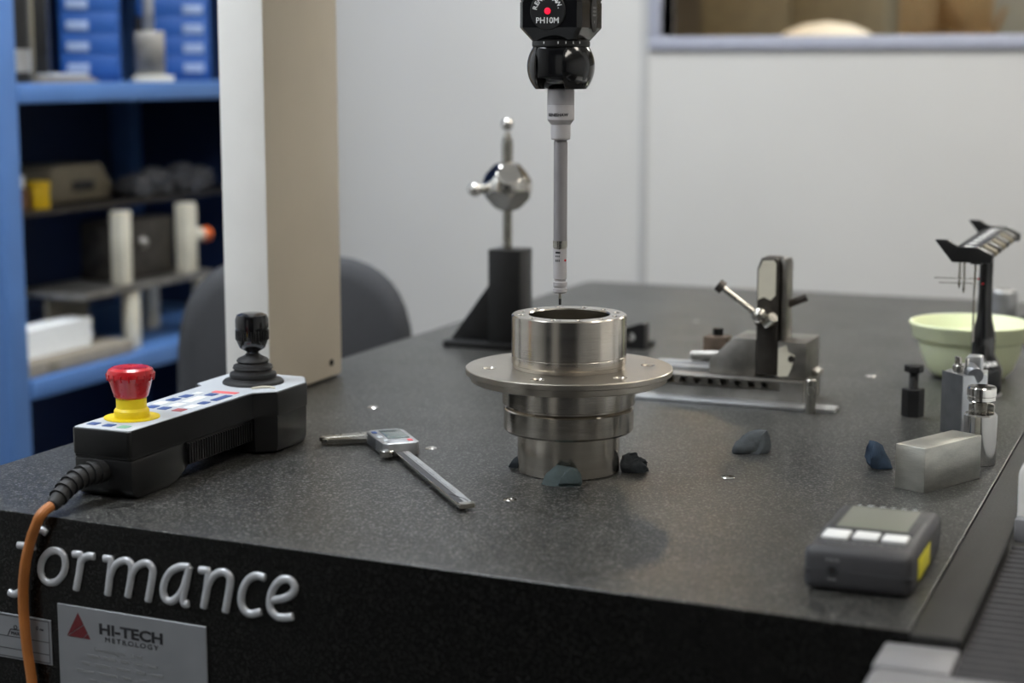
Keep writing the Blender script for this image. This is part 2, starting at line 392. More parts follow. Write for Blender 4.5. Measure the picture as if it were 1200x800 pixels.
for a in ((.053, .1685, .7528, .7535), (.053, .1685, .7145, .7152), (.1680, .1686, .7145, .7535), (.053, .1685, .7336, .7342), (.053, .1685, .7222, .7228)):
    face_build(MB().prism([(a[0], a[2]), (a[1], a[2]), (a[1], a[3]), (a[0], a[3])], 'Y', 0, .0002), 'ruled_line', 'dark_print', p2, .0015)
wt = MB()
for a, b in (((.1212, .7345), (.1247, .7408)), ((.1247, .7408), (.1358, .7408)), ((.1358, .7408), (.1385, .7345))):
    d = (Vector(b) - Vector(a)).normalized() * .0004; n = Vector((-d.y, d.x))
    wt.prism([tuple(Vector(a) - n), tuple(Vector(b) - n), tuple(Vector(b) + n), tuple(Vector(a) + n)], 'Y', 0, .0002)
wt.lathe([(.0013, 0), (.0021, 0), (.0021, .0002), (.0013, .0002)], (.1303, 0, .7430), 16, 'Y', closed=True)
face_build(wt, 'weight_symbol', 'dark_print', p2, .0015)
text('lettering', 'MAX', .0045, 'dark_print', p2, fmat(.1300, .7372, .0014))
text('lettering', '0', .0055, 'dark_print', p2, fmat(.1552, .7455, .0014))
marks('print_line', 2, .004, .0016, 'dark_print', p2, fmat(.1600, .7448, .0013), gap=.4)

# ------------------------------------------------------------------ bridge of the measuring machine
bridge = thing('measuring_bridge', 'white and cream measuring machine bridge straddling the granite table', 'machine', (-1.065, 1.87, TZ + .002))
BO = Vector((-1.065, 1.87, TZ + .002))
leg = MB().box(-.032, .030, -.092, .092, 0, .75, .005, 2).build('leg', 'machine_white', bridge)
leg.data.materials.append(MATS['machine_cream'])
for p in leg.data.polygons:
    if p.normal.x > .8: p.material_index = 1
for y, z in ((-.076, .020), (.060, .020)):
    MB().lathe([(.0042, 0), (.0042, .0015), (.003, .0022), (0, .0022)], (.0301, y, z), 16, 'X').build('screw', 'screw_black', bridge)
MB().box(-.032, 1.20, -.10, .10, .75, .98, .008).build('beam', 'machine_white', bridge)
cr = MB().prism([(.916, -.003), (.916, .048), (.925, .062), (1.12, .062), (1.12, -.003)], 'Y', -.36, .30, .004, 2)
cr.build('carriage', 'machine_white', bridge)
MB().box(.945, 1.10, -.09, .09, .06, .75, .006).build('leg', 'machine_white', bridge)
MB().box(.916, 1.12, -.375, -.362, -.011, .010, .002).build('wiper', 'cast_aluminium', bridge)
MB().box(.37, .58, -.345, -.10, .70, 1.10, .01).build('quill_housing', 'machine_white', bridge)
MB().box(.444, .505, -.330, -.270, .492, .70, .003).build('quill', 'alu_dark', bridge)

# bellows and end cap of the guideway beside the table
gw = thing('guideway_cover', 'ribbed dark bellows with silver end cap beside the granite table', 'machine cover', (-.15, 1.09, 0))
MB().prism([(-.052, .045), (.28, .045), (.28, -.010), (-.040, -.010), (-.052, .004)], 'Z', .55, TZ - .006, .008, 4).build('end_cap', 'cast_aluminium', gw)
MB().prism([(-.052, .0455), (.0, .0455), (.0, .099), (-.052, .097)], 'Z', .55, TZ - .006, .003).build('end_cap_corner', 'cast_aluminium', gw)
n = 24
for i in range(n):
    y = .047 + i * (.395 - .047) / n; d = (.395 - .047) / n
    MB().prism([(y, .62), (y + d, .62), (y + d, TZ - .022), (y + d * .62, TZ - .0075), (y + d * .38, TZ - .0075), (y, TZ - .022)], 'X', .0015, .25).build('bellows_fold', 'bellows', gw, 20)

# ------------------------------------------------------------------ turned steel hub in the middle
HX, HY = -.582, 1.573
hub = thing('wheel_hub', 'turned stainless steel flanged hub standing in the middle of the table', 'hub', (HX, HY, TZ))
f0 = math.atan2(-.938, .347)
lo = MB().lathe(S([(38, 0.3), (49.2, .3), (50, 1.2), (50, 38), (51, 39.6), (61.5, 40.8), (63.5, 43), (63.5, 62.5), (62.5, 63.8), (61, 64.4), (60, 65), (60, 67), (62.5, 67.3), (65, 68.2), (65, 90), (38, 90)]), seg=96, closed=True)
lower = lo.build('lower_barrel', 'turned_steel', hub)
fl = MB().lathe(S([(38.5, 89.5), (93.8, 89.5), (95.6, 90.5), (95.6, 96.6), (100, 96.6), (101, 97.4), (101, 102), (100.2, 102.7), (38.5, 102.7)]), seg=128, closed=True)
flange = fl.build('flange', 'flange_steel', hub)
cutters = []
for k in range(6):
    a = f0 + R(-22 + 60 * k); cx, cy = .078 * math.cos(a), .078 * math.sin(a)
    cutters.append(MB().lathe(S([(4.6, 85), (4.6, 101.4), (6.2, 103.2)]), (cx, cy, 0), 24))
    cutters[-1].bm.verts.ensure_lookup_table()
jc = MB()
for c in cutters:
    me = bpy.data.meshes.new('x'); c.bm.to_mesh(me); c.bm.free(); jc.bm.from_mesh(me)
cut(flange, [jc])
for k in range(6):
    a = f0 + R(-22 + 60 * k); cx, cy = .078 * math.cos(a), .078 * math.sin(a)
    MB().lathe(S([(4.7, 100.6), (6.4, 102.75), (6.9, 102.95), (7.2, 102.7)]), (cx, cy, 0), 24).bm.free()
    r_ = MB(); r_.lathe(S([(4.5, 100.8), (6.1, 102.8), (6.9, 102.95), (7.0, 102.5), (5.2, 100.4)]), (cx, cy, 0), 24, closed=True); r_.build('hole_chamfer', 'bright_steel', flange)
up = MB().lathe(S([(39, 102.9), (54.9, 102.9), (54.9, 106.5), (55.9, 107.2), (55.9, 114.6), (55.5, 115), (55.5, 115.6), (55.9, 116), (55.9, 153.6), (54.8, 154.8), (40.2, 154.8), (39, 153.6)]), seg=96, closed=True)
collar = up.build('upper_collar', 'turned_steel', hub)
jc = MB()
for k in range(12):
    a = f0 + R(12 + 30 * k); cx, cy = .0475 * math.cos(a), .0475 * math.sin(a)
    jc.lathe(S([(2.2, 135), (2.2, 153.8), (3.4, 155.2)]), (cx, cy, 0), 16)
cut(collar, [jc])
for k in range(12):
    a = f0 + R(12 + 30 * k); cx, cy = .0475 * math.cos(a), .0475 * math.sin(a)
    MB().lathe(S([(2.3, 153.4), (3.1, 154.85), (3.9, 155.1), (4.0, 154.5), (2.8, 153.2)]), (cx, cy, 0), 16, closed=True).build('hole_chamfer', 'bright_steel', collar)

# ------------------------------------------------------------------ putty
def putty(name, label, loc, rz, pts, m, seed, group=None, sub=2, jit=.0012, fold=None):
    b = bmesh.new(); vs = [b.verts.new(p) for p in S(pts)]
    bmesh.ops.convex_hull(b, input=vs)
    for v in [v for v in b.verts if not v.link_faces]: b.verts.remove(v)
    bmesh.ops.triangulate(b, faces=b.faces); rnd = random.Random(seed)
    for _ in range(sub):
        bmesh.ops.subdivide_edges(b, edges=b.edges[:], cuts=1, smooth=.35, use_grid_fill=True)
        for v in b.verts:
            v.co += Vector((rnd.uniform(-1, 1), rnd.uniform(-1, 1), rnd.uniform(-1, 1))) * jit
        jit *= .5
    for v in b.verts: v.co.z = max(v.co.z, 0)
    g = MB(); g.merge(b)
    if fold: g.prism(S(fold), 'Y', -.0105, -.0055, .0016, 2, M=Matrix.Rotation(R(-8), 4, 'X'))
    o = g.build(name, m, None, 50); o.location = loc; o.rotation_euler.z = R(rz)
    return tag(o, label, 'putty', group)
G_ = 'lumps of putty on the table'
putty('putty_lump', 'flat teal-grey putty smeared against the front of the steel hub foot', (-.566, 1.513, TZ), 20,
      [(-19, -4, 0), (18, -7, 0), (-12, 7, 0), (16, 6, 0), (-17, 0, 8), (-6, 3, 17), (4, 1, 15), (12, 3, 16), (17, -2, 9), (4, -8, 3)], 'putty_teal', 1, G_, fold=[(-4, .5), (17, .5), (19, 5), (15, 13), (9, 16.5), (3, 13), (-1, 7)])
putty('putty_lump', 'dark crumbled putty wedged at the window side of the steel hub foot', (-.5225, 1.590, TZ), 20,
      [(-9, -8, 0), (15, -6, 0), (16, 7, 0), (-8, 8, 0), (-8, 0, 15), (4, -5, 13), (10, 3, 11), (15, 0, 7), (0, 6, 15)], 'putty_dark', 2, G_, 3, .0025)
putty('putty_lump', 'dark putty peeking out from the pendant side of the steel hub foot', (-.634, 1.566, TZ), 20,
      [(-8, -4, 0), (8, -6, 0), (8, 6, 0), (-4, 6, 0), (7, -2, 14), (7, 5, 13), (-1, 0, 8)], 'putty_dark', 3, G_)
putty('putty_lump', 'grey folded putty scrap lying alone in front of the vice', (-.436, 1.717, TZ), 22,
      [(-18, -7, 0), (8, -10, 0), (18, -2, 0), (16, 10, 0), (-14, 10, 0), (-16, -4, 9), (-14, 6, 10), (4, -8, 10), (8, 0, 12), (17, 6, 23), (15, -1, 17)], 'putty_grey', 4, G_)
putty('putty_lump', 'dark blue twisted putty lump beside the rectangular steel block', (-.302, 1.697, TZ), 22,
      [(-7, -6, 0), (12, -8, 0), (14, 2, 0), (-4, 8, 0), (-12, 2, 12), (-11, 0, 25), (-4, -3, 27), (4, -8, 16), (8, 0, 14), (-8, -4, 10)], 'putty_blue', 5, G_)

# ------------------------------------------------------------------ probe head
PX, PY = -.5905, 1.570
probe = thing('touch_probe', 'black motorised probe head with long grey extension and stylus over the hub', 'probe', (PX, PY, TZ))
hd = MB().prism([(-31, -27), (-27, -31), (27, -31), (31, -27), (31, 27), (27, 31), (-27, 31), (-31, 27)], 'Z', 427.5, 451.5)
bm = hd.bm
bmesh.ops.transform(bm, matrix=Matrix.Diagonal((mm, mm, mm, 1)), verts=bm.verts)
hb = MB()
def octa(h, c): return [(-h, -h + c), (-h + c, -h), (h - c, -h), (h, -h + c), (h, h - c), (h - c, h), (-h + c, h), (-h, h - c)]
b = bmesh.new(); rings = []
for h, c, z in ((22, 3, 415.5), (31, 4, 427.5), (31, 4, 451), (30.4, 4, 451.6), (30.4, 4, 452.8), (31, 4, 453.4), (31, 4, 488), (27, 4, 491.5)):
    rings.append([b.verts.new((x * mm, y * mm, z * mm)) for x, y in octa(h, c)])
for a, d in zip(rings, rings[1:]):
    for k in range(8): b.faces.new((a[k], a[(k + 1) % 8], d[(k + 1) % 8], d[k]))
b.faces.new(rings[0][::-1]); b.faces.new(rings[-1]); hb.merge(b); hd.bm.free()
body = hb.build('head_body', 'black_gloss', probe, 25)
disc = MB().lathe(S([(17.5, 0), (17.5, 1.0), (16.8, 1.6), (0, 1.6)]), (-.0015, -.0305, .4425), 48, 'Y', M=Matrix.Identity(4))
disc.bm.free()
Md = Matrix.Translation((-.0015, -.0306, .4425)) @ Matrix.Rotation(R(90), 4, 'X')
d_ = MB().lathe(S([(17.5, 0), (17.5, .9), (16.8, 1.5), (0, 1.5)]), seg=48, M=Md).build('badge_disc', 'black_satin', probe)
MB().lathe(S([(3.0, 1.3), (3.0, 1.9), (2.2, 3.0), (0, 3.4)]), seg=20, M=Md).build('indicator_lamp', 'led_red', d_)
text('lettering', 'PH10M', .0078, 'white_print', d_, Md @ Matrix.Translation((0, -.0088, .0016)), bold=.00003)
word = 'RENISHAW.'
for i, ch in enumerate(word):
    a = R(90 + 76 - 152 * i / (len(word) - 1))
    M_ = Md @ Matrix.Translation((.0125 * math.cos(a), .0125 * math.sin(a), .0016)) @ Matrix.Rotation(a - R(90), 4, 'Z')
    text('letter', ch, .0062, 'white_print', d_, M_, bold=.0001)
Ms = wall_frame((.0313, .004, .440), (0, 1, 0))
sp = MB().lathe(S([(8.5, 0), (8.5, .5), (0, .5)]), seg=32, M=Ms @ Matrix.Diagonal((1, 2.0, 1, 1))).build('side_badge', 'black_satin', probe)
for k in range(3): marks('print_line', 3, .008, .0020, 'grey_print', sp, Ms @ Matrix.Translation((0, .006 - .0034 * k, .0005)), seed=k)
marks('print_line', 1, .0022, .0022, 'grey_print', sp, Ms @ Matrix.Translation((0, -.007, .0005)))
MB().lathe(S([(27, 410), (27.5, 411), (27.5, 415), (25, 416.5)]), seg=48).build('neck_ring', 'black_satin', probe)
nt_ = MB()
for k in (17, 19, 20, 21, 22):
    a = 2 * math.pi * k / 24
    nt_.box(.0274, .0278, -.0004, .0004, .4125, .4148, M=Matrix.Rotation(a, 4, 'Z'))
nt_.build('neck_marks', 'white_print', probe)
for sg in (-1, 1):
    prof = ([(26.5, 15.5), (27.6, 16.5)] if sg < 0 else [(28.5, 11.5), (29.6, 12.5)]) + [(32.3 * math.cos(R(q)), 32.3 * math.sin(R(q))) for q in range(32 if sg < 0 else 24, 91, 6)][:-1] + [(0, 32.3)]
    g = MB().lathe(S(prof), seg=40)
    bmesh.ops.transform(g.bm, matrix=Matrix.Translation((0, 0, .3915)) @ Matrix.Rotation(R(90 * sg), 4, 'Y'), verts=g.bm.verts)
    for z, nz in ((.4105, 1), (.3705, -1)):
        bmesh.ops.bisect_plane(g.bm, geom=g.bm.verts[:] + g.bm.edges[:] + g.bm.faces[:], plane_co=(0, 0, z), plane_no=(0, 0, nz), clear_outer=True)
        ed = [e for e in g.bm.edges if e.is_boundary]
        if ed: bmesh.ops.edgeloop_fill(g.bm, edges=ed)
    g.build('knuckle_cap', 'black_gloss', probe, 40)
g = MB().lathe(S([(20, -16.4), (21, -15), (21, 15), (20, 16.4)]), seg=40)
bmesh.ops.transform(g.bm, matrix=Matrix.Translation((0, 0, .3915)) @ Matrix.Rotation(R(90), 4, 'Y'), verts=g.bm.verts)
g.box(-.0155, .0155, -.0255, .0255, .3800, .4100, .003)
g.build('knuckle_drum', 'black_gloss', probe, 40)
ad = MB().lathe(S([(0, 371), (7, 371), (7, 370.6), (12.4, 370.6), (12.9, 370), (12.9, 355.4), (0, 355.4)]), seg=40).build('probe_adapter', 'probe_grey', probe)
lw = MB().lathe(S([(0, 355.3), (13, 355.3), (13, 341.6), (9.4, 336.9), (9.4, 324), (8.7, 322.6), (0, 322.6)]), seg=40).build('adapter_sleeve', 'probe_light', probe)
me = text_mesh('RENISHAW', .0042, bold=.0001)
for v in me.vertices:
    a = f0 - R(14) + v.co.x / .0131
    v.co = Vector(((.0131 + v.co.z) * math.cos(a), (.0131 + v.co.z) * math.sin(a), .3462 + v.co.y))
link('lettering', me, 'dark_print', lw)
MB().lathe(S([(0, 324), (6.2, 324), (6.2, 321), (6.6, 320.5), (6.6, 226), (0, 226)]), seg=32).build('extension_tube', 'probe_tube', probe)
MB().lathe(S([(0, 226), (6.9, 226), (6.9, 219.5), (6.3, 219), (6.3, 218), (0, 218)]), seg=32).build('joint_ring', 'steel', probe)
pb = MB().lathe(S([(0, 218), (6.6, 218), (6.6, 189), (5.4, 188), (5.4, 186.4), (6.9, 185.8), (6.9, 182), (5.8, 181.6), (5.8, 180.2), (6.9, 179.8), (6.9, 176.5), (6, 175.2), (0, 175.2)]), seg=32).build('probe_body', 'probe_light', probe)
for zt, n_, hh in ((.2148, 5, .0018), (.2112, 3, .0015), (.2070, 3, .0022)):
    for k in range(n_):
        a = f0 + R(-38 + 44 * k / n_); Mq = Matrix.Rotation(a, 4, 'Z')
        MB().box(.00655, .00672, -.0005, .0005, zt - hh / 2, zt + hh / 2, M=Mq).build('print_mark', 'dark_print', pb)
a = f0 + R(48)
MB().sphere((.0066 * math.cos(a), .0066 * math.sin(a), .2072), .0012, seg=12).build('red_dot', 'estop_red', pb)
sty = MB().lathe(S([(0, 175.4), (1.5, 175.4), (1.5, 169.5), (.9, 169), (0, 169)]), seg=16).build('stylus', 'steel', probe)
MB().lathe(S([(0, 169.2), (1.35, 169.2), (1.35, 163.6), (0, 163.2)]), seg=16).build('stylus_tip', 'carbon', sty)

# ------------------------------------------------------------------ pendant (jog box)
pen = thing('jog_box', 'black machine control pendant with joystick and red emergency stop button', 'control box', (-.935, 1.30, TZ))
out = [(-33, 3), (-30, 0), (28, 0), (31, 3), (36, 208), (56, 224), (56, 285), (40, 312), (34, 315), (-42, 315), (-48, 309), (-48, 234), (-36, 224)]
MB().prism(S(out), 'Z', .0400, .0645, .0015, 2).build('upper_shell', 'black_plastic', pen, 30)
def inset(P, d):
    n = len(P); r = []
    for i in range(n):
        a, b, c = Vector(P[i - 1]), Vector(P[i]), Vector(P[(i + 1) % n])
        n1 = Vector((-(b - a).y, (b - a).x)).normalized(); n2 = Vector((-(c - b).y, (c - b).x)).normalized()
        m_ = (n1 + n2).normalized(); k = d / max(.4, m_.dot(n1)); r.append(tuple(b + m_ * k))
    return r
MB().prism(S(inset(out, 1.2)), 'Z', .0380, .0405).build('seam', 'black_satin', pen)
o2 = inset(out, .8)
# lower shell: two deep lobes with a raised waist between them
MB().prism(S([(1, 38), (2, 8), (10, .3), (62, .3), (74, 3), (96, 14), (100, 38)]), 'X', -.0315, .0315, .003, 2).build('lower_shell', 'black_plastic', pen, 30)
hp = [(36, 210), (56, 224), (56, 285), (40, 312), (34, 315), (-42, 315), (-48, 309), (-48, 234), (-36, 222), (-34, 210)]
b = bmesh.new(); rings = []
for z, d in ((.0003, 9), (.003, 4.5), (.009, 1.6), (.0385, .9)): rings.append([b.verts.new((x * mm, y * mm, z)) for x, y in inset(hp, d)])
for a, d in zip(rings, rings[1:]):
    for k in range(10): b.faces.new((a[k], a[(k + 1) % 10], d[(k + 1) % 10], d[k]))
b.faces.new(rings[0][::-1]); b.faces.new(rings[-1]); g = MB(); g.merge(b); g.build('lower_shell', 'black_plastic', pen, 30)
MB().prism(S([(90, 38), (94, 15), (212, 15), (222, 38)]), 'X', -.031, .0335, .002).build('waist', 'black_plastic', pen)
for k in range(26):
    y = 92 + k * 4.4
    MB().box(.0325 + (y - 92) * .00002, .0343 + (y - 92) * .00002, (y) * mm, (y + 2.2) * mm, .0170, .0360).build('grip_rib', 'black_plastic', pen)
fp = MB().prism(S(inset(out, 1.8)), 'Z', .0640, .0652).build('face_panel', 'panel_grey', pen)
KEYS = [(-21, 19, 'key_blue', 5, 5), (-3, 17.5, 'key_blue', 5, 5), (14, 16.5, 'key_green', 5, 5), (-18.7, 148, 'key_blue', 5, 7), (-17, 168.5, 'key_blue', 5, 7), (-16.6, 108, 'key_blue', 5, 6), (-1.6, 106, 'key_blue', 5, 6),
        (2, 185, 'key_blue', 5, 6), (21, 173, 'key_blue', 4, 15), (19, 144, 'key_blue', 4.5, 6), (-19, 127.5, 'key_white', 5.5, 7.5), (0, 126, 'key_white', 5.5, 8), (0, 157, 'key_white', 5.5, 15), (18, 124, 'key_white', 5, 8), (16.5, 104, 'key_red', 5.5, 6), (9, 200, 'key_pink', 14, 4.5), (-15, 187, 'key_white', 4, 5)]
for x, y, m_, hw, hl in KEYS:
    MB().box((x - hw) * mm, (x + hw) * mm, (y - hl) * mm, (y + hl) * mm, .0650, .0658, .0003, 1).build('key', m_, fp)
MB().tube(S([(24, 228, 66), (31, 236, 66.6), (38, 240, 66.3), (44, 238, 66)]), .0012, 8).build('tape_scrap', 'cream_metal', pen)
es = MB().lathe(S([(0, 65), (26, 65), (26, 66.2), (0, 66.2)]), (-.006, .058, 0), 48).build('stop_disc', 'estop_yellow', pen)
MB().lathe(S([(0, 66), (16.4, 66), (16.4, 72.5), (15, 74.5), (14.2, 75), (14.2, 88), (0, 88)]), (-.006, .058, 0), 40).build('stop_collar', 'estop_yellow', pen)
cap = MB().lathe(S([(0, 84.5), (14.5, 84.5), (16, 86), (20.2, 101), (22.2, 104.5), (22.2, 108), (20.6, 111.5), (17, 113.4), (8, 113.4), (6, 112.8), (0, 112.8)]), (-.006, .058, 0), 48).build('stop_button', 'estop_red', pen)
for k in range(18):
    a = 2 * math.pi * k / 18
    MB().cyl((-.006 + .0212 * math.cos(a), .058 + .0212 * math.sin(a), .1015), (-.006 + .0222 * math.cos(a), .058 + .0222 * math.sin(a), .1080), .0010, .0010, 8).build('grip_lug', 'estop_red', cap)
JX, JY = .005, .262
boot = [(0, 65), (32, 65), (32, 67), (30, 69), (25, 69.5), (23.5, 71), (24.6, 73), (24, 76), (20, 77.5), (19.5, 79), (21, 81), (20, 84), (16, 85.3), (15.5, 86.5), (17, 88.5), (15.5, 91), (9, 94), (7, 96), (0, 96)]
MB().lathe(S(boot), (JX, JY, 0), 40).build('joystick_boot', 'black_rubber', pen, 50)
MB().lathe(S([(0, 95), (6, 95), (6.4, 98), (13, 102), (16, 109), (17, 116), (17, 121.3), (16.3, 121.8), (16.3, 122.8), (17.2, 123.3), (17.2, 132), (15.6, 136.5), (11, 138.5), (0, 139)]), (JX, JY, 0), 40).build('joystick_knob', 'black_gloss', pen, 40)
rb = MB()
for k in range(40):
    a = 2 * math.pi * k / 40
    rb.box(.0168, .0175, -.0006, .0006, .111, .121, M=Matrix.Translation((JX, JY, 0)) @ Matrix.Rotation(a, 4, 'Z'))
rb.build('knob_knurl', 'black_satin', pen)
# strain relief and cable, running over the front edge of the table
PO = Vector((-.935, 1.30, TZ))
g0 = Vector((-.002, .004, .026)); g1 = Vector((-.006, -.064, .0105))
gp = [g0.lerp(g1, t) + Vector((-.003 * math.sin(math.pi * t), 0, .006 * math.sin(math.pi * t))) for t in [i / 8 for i in range(9)]]
MB().tube(gp, [.0105 - .004 * i / 8 for i in range(9)], 16).build('strain_relief', 'black_rubber', pen)
for i in range(1, 8):
    d = (gp[i + 1] - gp[i - 1]).normalized() * .0019
    MB().cyl(gp[i] - d, gp[i] + d, .0122 - .004 * i / 8, seg=18).build('relief_rib', 'black_rubber', pen)
def fw_(s, z, out): return face(s, z, out) + O - PO
cp = [tuple(g1), tuple(fw_(.1720, .8540, .009)), tuple(fw_(.1668, .8430, .011)), tuple(fw_(.1600, .8300, .010)), tuple(fw_(.1520, .8047, .010)), tuple(fw_(.1465, .7725, .008)), tuple(fw_(.1480, .7331, .008)), tuple(fw_(.1527, .6938, .008)), tuple(fw_(.158, .62, .008)), tuple(fw_(.160, .45, .012)), tuple(fw_(.17, .2, .02))]
MB().tube(catmull(cp, 6), .0047, 12).build('cable', 'cable_orange', pen)

# ------------------------------------------------------------------ digital caliper
cal = thing('digital_caliper', 'silver digital caliper lying flat between pendant and hub', 'caliper', (-.757, 1.559, TZ), math.degrees(math.atan2(-.761, .648)))
# local +x runs to the tail, local -y to the measuring jaws (towards the camera's side)
MB().box(-.112, .229, -.008, .008, .0035, .0070, .0006).build('beam', 'bright_steel', cal)
sc = MB().box(.004, .222, -.0002, .0066, .0068, .0073).build('scale_strip', 'aluminium', cal)
MB().box(.004, .222, -.0066, -.0004, .0068, .0072).build('scale_band', 'meter_grey', cal)
tk = MB()
for k in range(44):
    L_ = .0030 if k % 5 == 0 else .0018
    tk.box(.006 + k * .0042, .0066 + k * .0042, .0002, .0002 + L_, .0072, .0074)
tag(tk.build('graduations', 'dark_print', sc), kind='stuff')
MB().tube(S([(190, -5, 7.3), (203, 0, 7.3), (213, 3, 7.3), (221, 3.6, 7.3)]), .0004, 6).build('swirl_print', 'dark_print', sc)
MB().box(.223, .2305, -.0074, .0074, .0030, .0078, .001).build('end_stop', 'steel', cal)
MB().prism(S([(-104, 8), (-104, -10), (-96, -62), (-90, -66), (-86, -60), (-85, 8)]), 'Z', .0028, .0072, .0008).build('fixed_jaw', 'steel', cal)
MB().prism(S([(-84, 8), (-84, -60), (-81, -66), (-76, -60), (-66, -12), (-48, -10), (-48, 8)]), 'Z', .0028, .0072, .0008).build('sliding_jaw', 'steel', cal)
for x in (-94, -82):
    MB().prism(S([(x - 6, 8), (x + 5, 8), (x + 2, 26), (x - 1, 27)]), 'Z', .0034, .0062, .0006).build('inside_jaw', 'dark_steel', cal)
sl_ = MB().prism(S([(-74, -15), (-70, -19), (-6, -19), (0, -14), (0, 16), (-4, 20), (-66, 20), (-74, 14)]), 'Z', .0015, .0150, .0016).build('slider_housing', 'aluminium', cal)
MB().box(-.066, -.024, -.008, .015, .0149, .0156, .0004).build('display', 'lcd_dark', sl_)
for x, y, m_ in ((-.058, -.0145, 'key_blue'), (-.034, -.0145, 'panel_grey'), (-.016, -.012, 'panel_grey'), (-.012, .012, 'key_pink')):
    MB().box(x - .004, x + .004, y - .0025, y + .0025, .0149, .0159, .0005).build('button', m_, sl_)
for k in range(6):
    MB().box(-.066 + k * .006, -.0635 + k * .006, -.0202, -.0188, .003, .0135).build('grip_rib', 'alu_dark', sl_)
MB().lathe(S([(6.4, 0), (7, .6), (7, 6), (6.4, 6.6)]), (.0035, -.0165, .0030), 28).build('thumb_roller', 'bright_steel', cal)
# rest the caliper's feet on the stone
MB().box(-.070, -.004, -.010, .010, 0, .0016).build('slider_foot', 'steel', cal)

# ------------------------------------------------------------------ reference ball artefact on black bracket
br = thing('ball_artefact', 'polished steel reference ball with two small balls on a black ribbed bracket', 'reference ball', (-.925, 2.25, TZ))
MB().box(-.088, .030, -.028, .028, 0, .010, .002).build('base', 'black_satin', br)
MB().box(-.020, .028, -.024, .024, .0095, .141, .002).build('post', 'black_satin', br)
MB().prism(S([(-84, 9), (-19, 9), (-19, 95), (-21, 95)]), 'Y', -.010, .010, .001).build('rib', 'black_satin', br)
MB().lathe(S([(6.6, 140), (6.6, 199)]), (0, 0, 0), 24).build('rod', 'steel', br)
g = MB(); b = bmesh.new(); bmesh.ops.create_icosphere(b, subdivisions=5, radius=.0350)
for el, n_, a0 in ((38, 5, 10), (-38, 5, 46)):
    for k in range(n_):
        a = R(a0 + 360 / n_ * k); nv = Vector((math.cos(a) * math.cos(R(el)), math.sin(a) * math.cos(R(el)), math.sin(R(el))))
        for q in b.verts:
            d = q.co.dot(nv) - .0305
            if d > 0: q.co -= nv * d
g.merge(b); bmesh.ops.translate(g.bm, verts=g.bm.verts, vec=(0, 0, .2275))
big = g.build('large_ball', 'bright_steel', br, 12)
MB().lathe(S([(7.6, 256), (7.8, 258), (7.8, 288), (6, 296), (3.4, 303)]), (0, 0, 0), 24).build('upper_stem', 'steel', br)
MB().sphere((0, 0, .3135), .0088).build('small_ball', 'bright_steel', br)
d = Vector((-.70, -.71, -.03)).normalized(); c0 = Vector((0, 0, .226))
MB().cyl(c0 + d * .028, c0 + d * .043, .0072, .0058).build('side_stem', 'steel', br)
MB().sphere(tuple(c0 + d * .049), .0098).build('small_ball', 'bright_steel', br)

# black angle block behind the hub
ab = thing('angle_block', 'small black angle block with a bolt hole behind the hub', 'angle block', (-.770, 2.315, TZ))
ao = MB().prism(S([(-34, 0), (30, 0), (30, 37), (22, 37), (-34, 18)]), 'Y', -.011, .011, .001).build('block', 'black_satin', ab)
cut(ao, [MB().cyl((.010, -.02, .017), (.010, .02, .017), .0065)])
MB().box(-.034, .030, .0115, .040, 0, .008, .001).build('foot', 'black_satin', ab)

# ------------------------------------------------------------------ small machine vice
vx, vy = -.52, 1.99
v = thing('machine_vice', 'worn steel toolmaker vice with tall clamping bar and tommy bar handle', 'vice', (vx, vy, TZ))
MB().box(-.119, .1215, -.042, -.012, 0, .0045, .0006).build('base_strip', 'aluminium', v)
bs = MB().box(-.100, .080, -.015, .075, .0002, .0300, .0012)
base = bs.build('base', 'worn_steel', v)
jc = MB()
for k in range(8):
    x = -.084 + k * .0165
    jc.cyl((x, -.03, .0220), (x, .008, .0220), .0045, seg=14)
jc2 = MB().box(-.11, .052, -.03, -.004, .0165, .0270)
cut(base, [jc2]); cut(base, [jc])
for y0 in (.012, .040):
    MB().box(-.116, -.036, y0, y0 + .013, .0302, .0355, .001).build('rail', 'aluminium', v)
MB().prism(S([(-38, 30.3), (19, 30.3), (19, 75), (-9, 75), (-38, 46)]), 'Y', 0, .065, .0012).build('fixed_jaw', 'worn_steel', v)
ub = MB().prism(S([(20, 33), (44.5, 33), (44.5, 168), (42, 171.5), (24, 171.5), (19, 158)]), 'Y', -.004, .028, .0015).build('clamp_bar', 'dark_steel', v)
rnd = random.Random(3)
MB().prism(S([(21, 122), (28, 126), (36, 122), (42, 128), (42, 165), (39, 169), (26, 168), (21, 157)]), 'Y', -.0052, -.0038, .0003, 1).build('paint_patch', 'cream_metal', ub)
MB().prism(S([(46, 34), (53, 34), (53, 165), (51, 170), (46, 170)]), 'Y', .004, .036, .0015).build('clamp_bar', 'worn_steel', v)
mj = MB().box(.0450, .0795, -.002, .068, .0303, .0740, .0012).build('moving_jaw', 'worn_steel', v)
MB().prism(S([(46, 32), (58, 33), (62, 42), (66, 58), (58, 62), (56, 70), (46, 66)]), 'Y', -.0032, -.0018, .0003, 1).build('paint_patch', 'cream_metal', mj)
MB().cyl((.062, -.0035, .054), (.062, .001, .054), .004).build('jaw_screw', 'dark_steel', mj)
MB().lathe(S([(6.2, 0), (6.2, 39), (5.4, 39.6)]), (.0958, -.048, 0), 24).build('dowel_pin', 'steel', v)
MB().prism(S([(79, 28), (88, 30), (87, 34), (79, 38)]), 'Y', .03, .06, .001).build('wing', 'worn_steel', v)
cn = Vector((.031, -.014, .108))
MB().cyl((.031, -.004, .100), (.031, -.016, .100), .013, .011).build('screw_boss', 'dark_steel', v)
MB().sphere((.028, -.022, .106), .0095).build('screw_head', 'steel', v)
